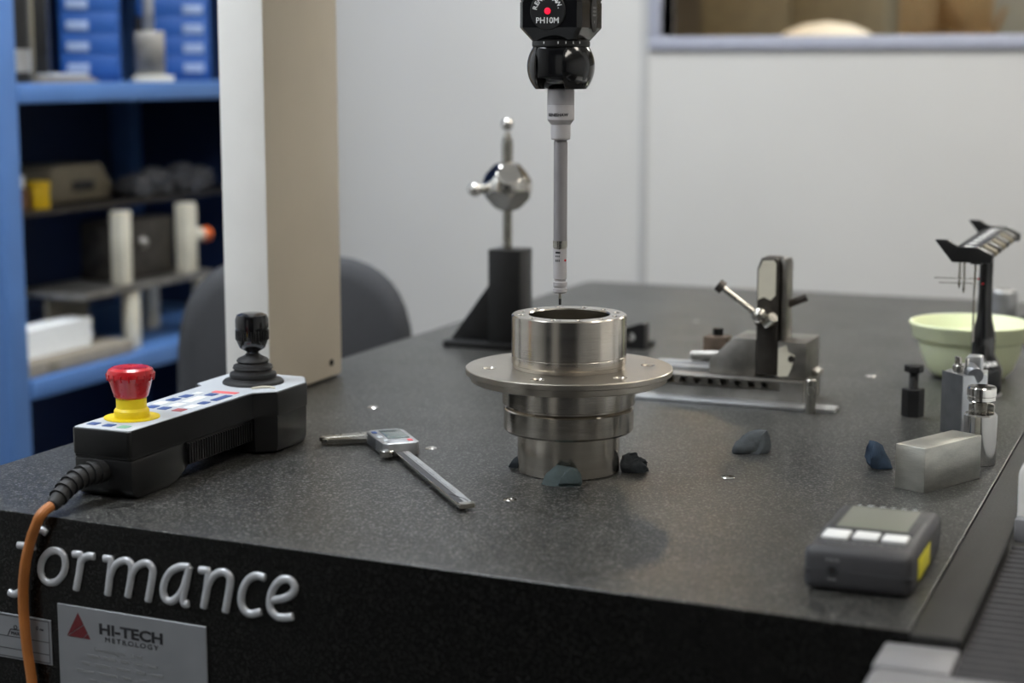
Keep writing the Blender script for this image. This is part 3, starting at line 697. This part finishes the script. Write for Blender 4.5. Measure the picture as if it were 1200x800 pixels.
MB().cyl((.036, -.022, .097), (.046, -.030, .106), .0062).build('screw_stub', 'steel', v)
h0, h1 = Vector((.024, -.024, .108)), Vector((-.0165, -.030, .1385))
MB().cyl(h0, h1, .0035).build('tommy_bar', 'steel', v)
dd = (h1 - h0).normalized(); MB().cyl(h1 - dd * .003, h1 + dd * .005, .0078, .0072).build('tommy_bar_end', 'dark_steel', v)
MB().cyl((.050, .020, .1145), (.073, .022, .1245), .0045).build('rear_screw', 'dark_steel', v)
MB().box(-.062, -.032, .055, .080, .0296, .066, .002).build('stop_block', 'rust_steel', v)
MB().cyl((-.046, .067, .066), (-.046, .067, .075), .0065, seg=6).build('stop_screw', 'screw_black', v)
MB().cyl((-.074, .05, .042), (-.040, .05, .044), .006).build('lead_screw', 'worn_steel', v)

# ------------------------------------------------------------------ stylus rack on its stand
rk = thing('stylus_rack', 'black stylus changing rack on a tall waisted stand beside the green bowl', 'rack', (-.2590, 2.140, TZ))
base_p = [(0, 0), (22.5, 0), (22.5, 3), (23.5, 4), (23.5, 30), (22, 35), (15.5, 46), (13.8, 50), (14.2, 66), (13, 78), (9.5, 92), (8.4, 104), (8.2, 120), (8.2, 174), (0, 174)]
MB().lathe(S(base_p), (0, 0, 0), 40).build('stand', 'black_gloss', rk, 40)
MB().lathe(S([(22.8, .2), (24.0, .2), (24.0, 2.6), (22.8, 2.6)]), (0, 0, 0), 40, closed=True).build('base_ring', 'probe_light', rk)
me = text_mesh('RENISHAW', .0085, bold=.0002)
fa = math.atan2(-2.14, .259)
for vv in me.vertices:
    a = fa + vv.co.x / .0195 - R(2); t = (vv.co.y + .0045) / .009; r_ = .0222 - .0052 * t + .0004 + vv.co.z
    vv.co = Vector((r_ * math.cos(a), r_ * math.sin(a), .035 + .0085 * t))
link('lettering', me, 'white_print', rk)
ck = [(-44, 197), (-29, 197), (-18, 188.5), (4, 189.5), (21, 181), (20, 172), (-24, 172)]
for y in (-.122, .158):
    MB().prism(S(ck), 'Y', y, y + .009, .001).build('end_cheek', 'black_satin', rk)
MB().box(-.024, .004, -.113, .158, .172, .1870, .001).build('deck', 'black_satin', rk)
MB().box(-.006, .006, -.10, .14, .168, .1725).build('spine', 'black_satin', rk)
for k in range(7):
    y = -.112 + k * .0385
    MB().prism(S([(4, 188), (19, 180.5), (19, 175), (4, 176)]), 'Y', y, y + .022, .0008).build('port_finger', 'taupe' if k % 2 else 'black_satin', rk)
    lb = MB().prism(S([(-17, 187.1), (3, 188.2), (3, 188.8), (-17, 187.7)]), 'Y', y + .002, y + .026).build('port_lid', 'alu_dark', rk)
    MB().box(-.013, -.004, y + .008, y + .020, .1880, .1886).build('port_label', 'white_print', lb)
for x, y, zb in ((-.0170, -.105, .146), (-.0125, -.100, .140), (-.0005, -.098, .078)):
    s_ = MB().cyl((x, y, .172), (x, y, zb), .0013, seg=10).build('stylus', 'steel', rk)
    if zb > .1:
        MB().cyl((x - .028, y - .003, zb + .006), (x + .020, y + .002, zb + .006), .0005, seg=8).build('cross_stylus', 'steel', s_)
        MB().sphere((x + .021, y + .002, zb + .006), .0014, seg=10).build('ruby_tip', 'estop_red', s_)
        MB().cyl((x, y, zb), (x, y, zb - .006), .002, .0004, seg=10).build('stylus_point', 'steel', s_)

# green bowl
bw = thing('plastic_bowl', 'pale green plastic bowl with a rolled rim behind the stylus rack', 'bowl', (-.290, 2.262, TZ))
MB().lathe(S([(0, .5), (40, .5), (46, 2.5), (54, 12), (62, 32), (65, 46), (70, 48.5), (72.5, 52), (75.5, 66), (77, 68), (77, 70), (75, 71), (72.8, 69), (70, 54), (68, 51.5), (62.5, 49), (59.5, 33), (51, 14), (43, 5), (0, 4)]), seg=64).build('bowl_shell', 'bowl_green', bw, 50)
MB().lathe(S([(0, 36), (60, 36), (60, 36.6), (0, 37)]), seg=48).build('liquid', 'bowl_milk', bw)
# plain cylinder and block at the back
cy = thing('steel_cylinder', 'plain silver cylinder standing at the back behind the rack', 'cylinder', (-.303, 2.725, TZ))
MB().lathe(S([(0, 0), (20, 0), (20.8, .8), (20.8, 55), (20, 56), (0, 56)]), seg=40).build('body', 'aluminium', cy)
MB().lathe(S([(0, 56), (15, 56), (15.5, 56.4), (0, 56.6)]), seg=40).build('end_face', 'steel', cy)
bb = thing('clamp_block', 'small black block beside the silver cylinder at the frame edge', 'block', (-.262, 2.70, TZ))
MB().box(-.012, .030, -.02, .02, 0, .022, .002).build('block', 'black_satin', bb)
MB().cyl((.006, 0, .022), (.006, 0, .027), .007, seg=6).build('screw', 'screw_black', bb)

# black screw jack
bj = thing('screw_jack', 'black hexagonal screw jack with bolt, beside the aluminium fixture block', 'screw jack', (-.3135, 1.972, TZ), 10, 'screw jacks on the table')
MB().lathe(S([(0, 0), (12.3, 0), (12.6, .5), (12.6, 31), (11.6, 32), (0, 32)]), seg=6).build('hex_body', 'black_satin', bj, 20)
bp_ = [(0, 31.5)]
for k in range(10): bp_ += [(5.6, 31.5 + k * 1.9), (4.9, 32.4 + k * 1.9)]
MB().lathe(S(bp_ + [(5.2, 51), (0, 51)]), seg=20).build('bolt_thread', 'black_satin', bj, 20)
MB().lathe(S([(0, 50.5), (9.5, 50.5), (10.8, 51.5), (10.8, 57.5), (9.5, 58.8), (0, 58.8)]), seg=6).build('bolt_head', 'black_satin', bj, 20)

# aluminium fixture block
al = thing('fixture_block', 'tall aluminium fixture block with a machined notched top', 'fixture block', (-.247, 1.905, TZ))
MB().prism(S([(-24, -5), (1, -32), (22, -8), (20, 22), (-20, 16)]), 'Z', 0, .0660, .0008).build('body', 'aluminium', al, 20)
MB().prism(S([(-25.0, -5.5), (.2, -32.8), (.9, -32.2), (-24.2, -4.8)]), 'Z', 0, .0670).build('side_plate', 'alu_dark', al)
MB().lathe(S([(0, 65.5), (10, 65.5), (10, 74), (9, 75), (0, 75)]), (-.004, -.006, 0), 24).build('turned_boss', 'bright_steel', al)
for x, y in ((-.010, -.004), (-.006, -.010), (.002, -.012)):
    MB().cyl((x, y, .074), (x, y, .083), .0022).build('pin', 'bright_steel', al)
MB().box(.000, .016, -.004, .014, .0655, .084, .002).build('upper_lug', 'aluminium', al)
MB().cyl((.012, -.020, .0650), (.004, -.004, .0690), .0090, .0090).build('groove', 'alu_dark', al)

# bright screw jack
sj = thing('screw_jack', 'bright round steel screw jack standing behind the rectangular steel block', 'screw jack', (-.2115, 1.752, TZ), 0, 'screw jacks on the table')
MB().lathe(S([(0, 0), (15.4, 0), (16.4, 1), (16.4, 50), (15, 51.6), (0, 51.6)]), seg=40).build('body', 'bright_steel', sj)
th = [(0, 51)]
for k in range(12): th += [(6.6, 51 + k * 1.5), (5.8, 51.75 + k * 1.5)]
MB().lathe(S(th + [(6, 69), (0, 69)]), seg=24).build('thread', 'steel', sj, 20)
MB().prism(S([(-13, 4), (13, 4), (10, 13), (-10, 13)]), 'Z', .051, .060, .001).build('lock_wall', 'steel', sj)
MB().lathe(S([(0, 64), (12.6, 64), (13.6, 65), (13.6, 68.5), (13.2, 69), (14.3, 69.6), (14.3, 77.2), (13.4, 78.6), (0, 79)]), seg=40).build('cap', 'bright_steel', sj)

# rectangular steel block
gb = thing('steel_block', 'solid rectangular ground steel block with bright faces', 'block', (-.2370, 1.654, TZ))
u = Vector((.040, .083)).normalized(); ang = math.degrees(math.atan2(u.y, u.x))
gb.rotation_euler.z = R(ang)
MB().box(-.046, .046, -.0165, .0165, 0, .0425, .0007).build('body', 'ground_steel', gb)

# ------------------------------------------------------------------ handheld meter
mt = thing('handheld_meter', 'grey handheld display meter with three white buttons near the table edge', 'meter', (-.2380, 1.337, TZ))
MB().box(-.041, .041, -.072, .071, .0004, .0350, .0075, 3).build('case', 'meter_grey', mt, 50)
MB().box(-.0413, .0413, -.0723, .0713, .0165, .0172, .0003, 1).build('case_seam', 'meter_dark', mt)
MB().box(-.034, .033, -.018, .062, .0345, .0354, .0003).build('screen_surround', 'meter_dark', mt)
MB().box(-.029, .026, -.010, .058, .0352, .0358, .0002).build('screen', 'lcd', mt)
for x0, x1, y0, y1 in ((-.033, -.013, -.047, -.024), (-.010, .009, -.043, -.023), (.012, .031, -.043, -.024)):
    MB().box(x0, x1, y0, y1, .0345, .0372, .0012).build('button', 'key_white', mt)
marks('print_line', 9, .058, .0020, 'grey_print', mt, Matrix.Translation((0, -.053, .0350)))
marks('print_line', 6, .048, .0022, 'panel_grey', mt, Matrix.Translation((-.002, .0640, .0350)), gap=1.2)
jk = MB().lathe(S([(2.1, 0), (4.2, 0), (4.2, .8), (2.1, .8)]), (-.0185, -.0727, .0175), 20, 'Y', closed=True).build('power_socket', 'meter_dark', mt)
MB().cyl((-.0185, -.0715, .0175), (-.0185, -.0725, .0175), .0022).build('socket_hole', 'dark_hole', jk)
marks('print_line', 3, .010, .0020, 'grey_print', mt, wall_frame((-.0185, -.0720, .0255), (1, 0, 0)), gap=.4)
marks('print_line', 2, .006, .0018, 'grey_print', mt, wall_frame((-.0185, -.0720, .0105), (1, 0, 0)), gap=.4)
MB().box(.0409, .0414, -.045, .010, .008, .025, .0001).build('side_label', 'label_yellow', mt)

# ------------------------------------------------------------------ shelving against the left wall
SX0, SX1, SY0, SY1 = -2.44, -1.95, 2.452, 3.52
sh = thing('shelving_unit', 'blue steel shelving unit filled with workshop gear along the wall', 'shelving', (SX1, SY0, 0))
def so(x, y, z): return (x - SX1, y - SY0, z)
D_ = SX0 - SX1; L_ = SY1 - SY0
for x0, y0 in ((-.062, 0), (-.062, L_ - .055), (D_, 0), (D_, L_ - .055)):
    MB().box(x0, x0 + .062, y0, y0 + .055, 0, 2.1, .003).build('post', 'shelf_blue', sh)
for z in (.18, .688, 1.213, 1.75):
    s_ = MB().box(D_ + .005, -.012, .010, L_ - .010, z - .012, z, .001).build('shelf', 'shelf_blue', sh)
    MB().box(-.012, .003, .056, L_ - .056, z - .034, z + .001, .003).build('shelf_lip', 'shelf_blue', s_)
MB().box(D_ + .002, D_ + .006, .02, L_ - .02, .1, 2.1).build('back_panel', 'shelf_navy', sh)
MB().box(D_ + .02, -.08, L_ - .012, L_ - .008, .1, 2.1).build('side_panel', 'shelf_navy', sh)
MB().box(D_ + .006, -.11, .056, L_ - .06, .965, .976, .002).build('inner_shelf', 'dark_steel', sh)
SZ1, SZ2, SZM = 1.2132, .6882, .9762
# blue drawer boxes with label holders, on the upper shelf
for i, (x, y, wd, dp, rz, lx) in enumerate(((-2.05, 2.86, .115, .20, 34, -.022), (-2.06, 3.17, .150, .235, 34, .040))):
    bx = thing('drawer_box', ['blue label-fronted box beside the black case on the upper shelf', 'blue label-fronted box nearest the white machine leg on the upper shelf'][i], 'box', (x, y, SZ1), rz, 'blue boxes on the upper shelf')
    MB().box(-wd / 2, wd / 2, 0, dp, 0, .32, .003).build('carcass', 'box_blue', bx)
    for k in range(7):
        z = .012 + k * .0405
        dr = MB().box(-wd / 2 + .004, wd / 2 - .004, -.004, .002, z, z + .0402, .0006).build('drawer', 'box_blue', bx)
        MB().box(lx - .021, lx + .021, -.0062, -.0038, z + .006, z + .024, .001).build('label_holder', 'label_white', dr)
bc = thing('instrument_case', 'black instrument case with clasps next to the shelf post', 'case', (-2.05, 2.66, SZ1), 34)
MB().box(-.042, .042, 0, .12, 0, .30, .006).build('shell', 'black_satin', bc)
MB().box(.004, .018, -.004, .001, .01, .29, .002).build('strap', 'taupe', bc)
for x in (-.018, .030): MB().lathe(S([(6, 0), (9, 0), (9, 4), (6, 4)]), (x, -.005, .235), 20, 'Y', closed=True).build('clasp', 'bright_steel', bc)
cs = thing('spray_can', 'dark can with a silver label by the shelf post on the upper shelf', 'can', (-1.995, 2.560, SZ1))
MB().lathe(S([(0, 0), (27, 0), (28, 2), (28, 150), (20, 165), (0, 165)]), seg=28).build('can_body', 'black_satin', cs)
MB().lathe(S([(28.2, 20), (28.4, 20), (28.4, 60), (28.2, 60)]), seg=28, closed=True).build('can_label', 'aluminium', cs)
pp = thing('paper_pad', 'flat pale pad of papers lying on the upper shelf edge', 'papers', (-1.986, 2.69, SZ1), 90)
for k in range(3): MB().box(-.085 + .01 * k, .085 - .014 * k, -.014, .014, .006 * k, .0055 + .006 * k, .0005, M=Matrix.Rotation(R(1.5 * k), 4, 'Z')).build('sheet_stack', 'wood_grey' if k < 2 else 'panel_grey', pp)
bk = thing('clamp_bracket', 'grey metal clamp bracket between the two blue boxes', 'bracket', (-2.02, 3.02, SZ1), 34)
MB().box(-.030, .030, -.01, .03, .012, .10, .004).build('body', 'worn_steel', bk)
MB().box(-.012, .010, 0, .02, .10, .24, .003).build('arm', 'aluminium', bk)
MB().box(-.034, .046, -.026, .026, 0, .012, .002).build('foot', 'cream_metal', bk)
MB().cyl((-.02, .01, .10), (-.02, .01, .13), .010).build('knob', 'black_satin', bk)
# inner shelf goods
yb = thing('yellow_box', 'small bright yellow box on the inner shelf', 'box', (-2.09, 2.735, SZM), 60)
MB().box(-.017, .017, -.017, .017, 0, .050, .002).build('body', 'plastic_yellow', yb); MB().box(-.018, .018, -.018, .018, .040, .052, .002).build('lid', 'plastic_yellow', yb)
br_ = thing('brown_carton', 'brown carton with a white pot on top, beside the yellow box', 'carton', (-2.11, 2.69, SZM), 60)
MB().box(-.030, .022, -.02, .03, 0, .040, .001).build('carton_body', 'brown_box', br_); MB().box(-.031, .023, -.001, .003, .0401, .0408).build('tape', 'taupe', br_)
wp = thing('white_pot', 'little white pot standing on the brown carton', 'pot', (-2.110, 2.698, SZM + .0409))
MB().lathe(S([(0, 0), (14, 0), (15, 2), (15, 16), (0, 16)]), seg=24).build('pot_body', 'paper_white', wp); MB().lathe(S([(0, 16), (16, 16), (16, 22), (0, 22.5)]), seg=24).build('pot_lid', 'paper_white', wp)
tb = thing('taupe_tool_case', 'long taupe tool case behind the yellow box', 'case', (-2.19, 2.95, SZM), 90)
MB().prism(S([(-110, 0), (95, 0), (95, 30), (60, 72), (-95, 72), (-110, 60)]), 'Y', -.05, .05, .004).build('case_body', 'taupe', tb)
MB().box(-.04, .03, -.054, -.049, .02, .04, .002).build('case_latch', 'black_satin', tb)
for i, (x, y, r_, m_, lab) in enumerate(((-2.10, 3.065, .036, 'bag_grey', 'crumpled grey parts bag nearest the tool case'), (-2.11, 3.15, .042, 'bag_grey', 'crumpled grey parts bag in the middle of the inner shelf'), (-2.10, 3.245, .046, 'bag_grey', 'large crumpled grey parts bag on the inner shelf by the machine leg'), (-2.12, 3.335, .038, 'bag_grey', 'crumpled grey parts bag furthest along the inner shelf'))):
    b = bmesh.new(); bmesh.ops.create_icosphere(b, subdivisions=3, radius=r_); rnd = random.Random(i + 20)
    for q in b.verts:
        q.co *= 1 + rnd.uniform(-.16, .16); q.co.z = max(q.co.z * .75 + r_ * .55, 0)
    g = MB(); g.merge(b); o = g.build('parts_bag', m_, None, 20); o.location = (x, y, SZM); tag(o, lab, 'bag', 'parts bags on the inner shelf')
# lower shelf: steel bench fixture carrying two cream uprights
bf = thing('bench_fixture', 'low steel bench fixture with cream uprights on the lower shelf', 'fixture', (-2.055, 2.945, SZ2), 90)
MB().box(-.215, .235, -.07, .09, .116, .130, .002).build('bench_top', 'worn_steel', bf)
for x in (-.050, .205):
    MB().box(x - .016, x + .020, -.065, -.045, 0, .116, .002).build('bench_leg', 'cream_metal', bf); MB().box(x - .016, x + .020, .06, .08, 0, .116, .002).build('bench_leg', 'cream_metal', bf)
MB().box(-.20, -.07, .03, .04, .004, .115).build('bench_panel', 'taupe', bf)
for x, w_ in ((-.062, .028), (.172, .036)):
    MB().box(x - w_ / 2, x + w_ / 2, -.062, -.030, .130, .274, .003).build('upright', 'cream_metal', bf)
mc = MB().box(-.040, .150, -.03, .07, .1302, .250, .006).build('motor_box', 'dark_steel', bf)
MB().sphere((.030, -.034, .203), .012).build('motor_knob', 'worn_steel', mc)
kb = MB().cyl((.192, -.046, .204), (.225, -.046, .204), .014).build('clamp_knob', 'cream_metal', bf)
MB().sphere((.246, -.046, .202), .016).build('orange_handle', 'plastic_orange', bf); MB().cyl((.225, -.046, .204), (.240, -.046, .203), .004).build('handle_shaft', 'steel', bf)
pk = thing('grey_plank', 'grey wooden plank lying on the lower shelf', 'plank', (-1.99, 2.705, SZ2), 90)
MB().box(-.185, .150, -.022, .07, 0, .026, .002).build('board', 'wood_grey', pk); MB().box(-.12, -.09, -.024, -.0215, .004, .020).build('end_mark', 'taupe', pk)
ws = thing('paper_stack', 'stack of white paper reams on the grey plank', 'papers', (-2.02, 2.66, SZ2 + .0262), 90)
for k in range(4): MB().box(-.115, .105 + .004 * (k % 2), -.018, .033, .0135 * k, .0130 + .0135 * k, .001).build('ream', 'paper_white', ws)

# ------------------------------------------------------------------ office chair behind the leg
ch = thing('office_chair', 'dark grey fabric office chair with rounded back behind the white leg', 'chair', (-1.385, 2.47, -.0), 24)
P = []
for i in range(40):
    a = 2 * math.pi * i / 40; c, s_ = math.cos(a), math.sin(a)
    e = .62
    P.append((.205 * abs(c) ** e * (1 if c > 0 else -1) * (1 if s_ < 0 else .93), .72 + .222 * abs(s_) ** e * (1 if s_ > 0 else -1)))
b = bmesh.new(); rings = []
for yy, k in ((-.030, .86), (-.024, .95), (-.008, 1), (.010, 1), (.026, .95), (.032, .86)):
    rings.append([b.verts.new((x * k, yy + .10 * x * x * -6 * .0 - .9 * x * x, .73 + (z - .73) * k)) for x, z in P])
for a_, d_2 in zip(rings, rings[1:]):
    for k in range(40): b.faces.new((a_[k], a_[(k + 1) % 40], d_2[(k + 1) % 40], d_2[k]))
b.faces.new(rings[0][::-1]); b.faces.new(rings[-1]); g = MB(); g.merge(b); g.build('backrest', 'black_fabric', ch, 60)
MB().box(-.22, .22, -.46, -.04, .42, .49, .03, 4).build('seat', 'black_fabric', ch, 60)
MB().tube([(0, .03, .72), (0, .07, .60), (0, .05, .44), (0, -.10, .405), (0, -.24, .405)], .018).build('back_bar', 'black_satin', ch)
MB().cyl((0, -.25, .10), (0, -.25, .42), .026).build('gas_post', 'black_satin', ch)
for k in range(5):
    a = 2 * math.pi * k / 5 + .3; x, y = .27 * math.cos(a), -.25 + .27 * math.sin(a)
    MB().tube([(0, -.25, .12), (x, y, .075)], .02).build('base_arm', 'black_satin', ch)
    MB().lathe([(.027, -.02), (.03, -.015), (.03, .015), (.027, .02)], (x, y, .030), 20, 'X').build('caster', 'black_satin', ch)

# ------------------------------------------------------------------ the workshop behind the window
structure('wall_workshop', MB().box(XL, XR, 7.2, 7.3, 0, CEIL), 'shop_wall')
wr = thing('workshop_bench', 'brown workshop bench seen through the window', 'bench', (-.75, 4.75, 0))
MB().box(-1.2, 1.6, -.45, .45, 1.24, 1.285, .004).build('bench_top', 'brown_box', wr)
for x in (-1.15, .2, 1.5):
    for y in (-.4, .36): MB().box(x, x + .06, y, y + .06, 0, 1.24, .004).build('bench_leg', 'dark_steel', wr)
cvr = thing('white_bundle', 'white rounded cloth bundle on the bench behind the window', 'bundle', (-.992, 4.62, 1.285))
MB().lathe([(0, 0), (.150, 0), (.152, .006), (.140, .022), (.105, .050), (.06, .068), (0, .076)], seg=40).build('bundle_cloth', 'cover_white', cvr, 60)
MB().lathe([(.150, .002), (.155, .002), (.155, .008), (.150, .008)], seg=40, closed=True).build('bundle_hem', 'cover_white', cvr)
cb = thing('cardboard_box', 'open brown cardboard box on the bench behind the window', 'box', (-.715, 4.83, 1.285), 10)
MB().box(-.125, .125, -.10, .10, 0, .045, .002).build('box_lower', 'cardboard', cb)
MB().box(-.125, -.03, -.10, .10, .045, .17, .002).build('box_side', 'cardboard', cb)
MB().box(-.03, .125, .09, .10, .045, .17, .001).build('box_back', 'cardboard', cb)
MB().prism([(.125, .045), (.15, .11), (.145, .112), (.12, .046)], 'Y', -.10, .10).build('box_flap', 'cardboard', cb)
for i, (x, y, w_, d2, h_, m_, lab) in enumerate(((-2.15, 5.6, .5, .5, 1.9, 'shop_grey', 'grey steel cupboard beyond the window beside its frame'), (-1.35, 6.0, .62, .5, 1.75, 'taupe', 'taupe cupboard beyond the window behind the cloth bundle'), (-.45, 6.1, .6, .5, 2.0, 'shop_grey', 'pale grey cupboard beyond the window behind the cardboard box'))):
    t = thing('cupboard', lab, 'cupboard', (x, y, 0), group='cupboards in the workshop')
    MB().box(-w_ / 2, w_ / 2, -d2 / 2, d2 / 2, 0, h_, .006).build('carcass', m_, t)
    for s_ in (-1, 1):
        dr = MB().box(min(0, s_ * w_ / 2) + .004, max(0, s_ * w_ / 2) - .004, -d2 / 2 - .018, -d2 / 2, .05, h_ - .03, .003).build('cupboard_door', m_, t)
        MB().box(s_ * .03 - .008, s_ * .03 + .008, -d2 / 2 - .04, -d2 / 2 - .018, h_ * .5, h_ * .5 + .12, .003).build('handle', 'dark_steel', dr)
sl2 = thing('workshop_lamp', 'small warm lamp hanging in the workshop beyond the window', 'lamp', (SHOP_LAMP[0], SHOP_LAMP[1], SHOP_LAMP[2]))
MB().lathe([(0, .16), (.02, .16), (.03, .12), (.14, .03), (.142, .028), (.03, .11), (0, .11)], seg=32).build('lamp_shade', 'dark_steel', sl2)
m_ = mat('lamp_bulb', 'ffffff', .5, vary=0, emit=((1, .72, .4), SHOP_LAMP[3]))
MB().sphere((0, 0, .05), .045).build('bulb', m_, sl2)
MB().cyl((0, 0, .16), (0, 0, CEIL - SHOP_LAMP[2]), .004).build('flex', 'black_satin', sl2)
t = thing('ceiling_light', 'dim warm ceiling light fitting in the workshop beyond the window', 'ceiling light', (.2, 5.4, CEIL), group='ceiling light fittings')
MB().box(-.32, .32, -.62, .62, -.07, -.002, .01).build('housing', 'machine_white', t)
m_ = mat('diffuser_shop', 'ffffff', .5, vary=0, emit=((1, .94, .86), 9.0))
MB().box(-.29, .29, -.59, .59, -.075, -.0702).build('diffuser', m_, t)
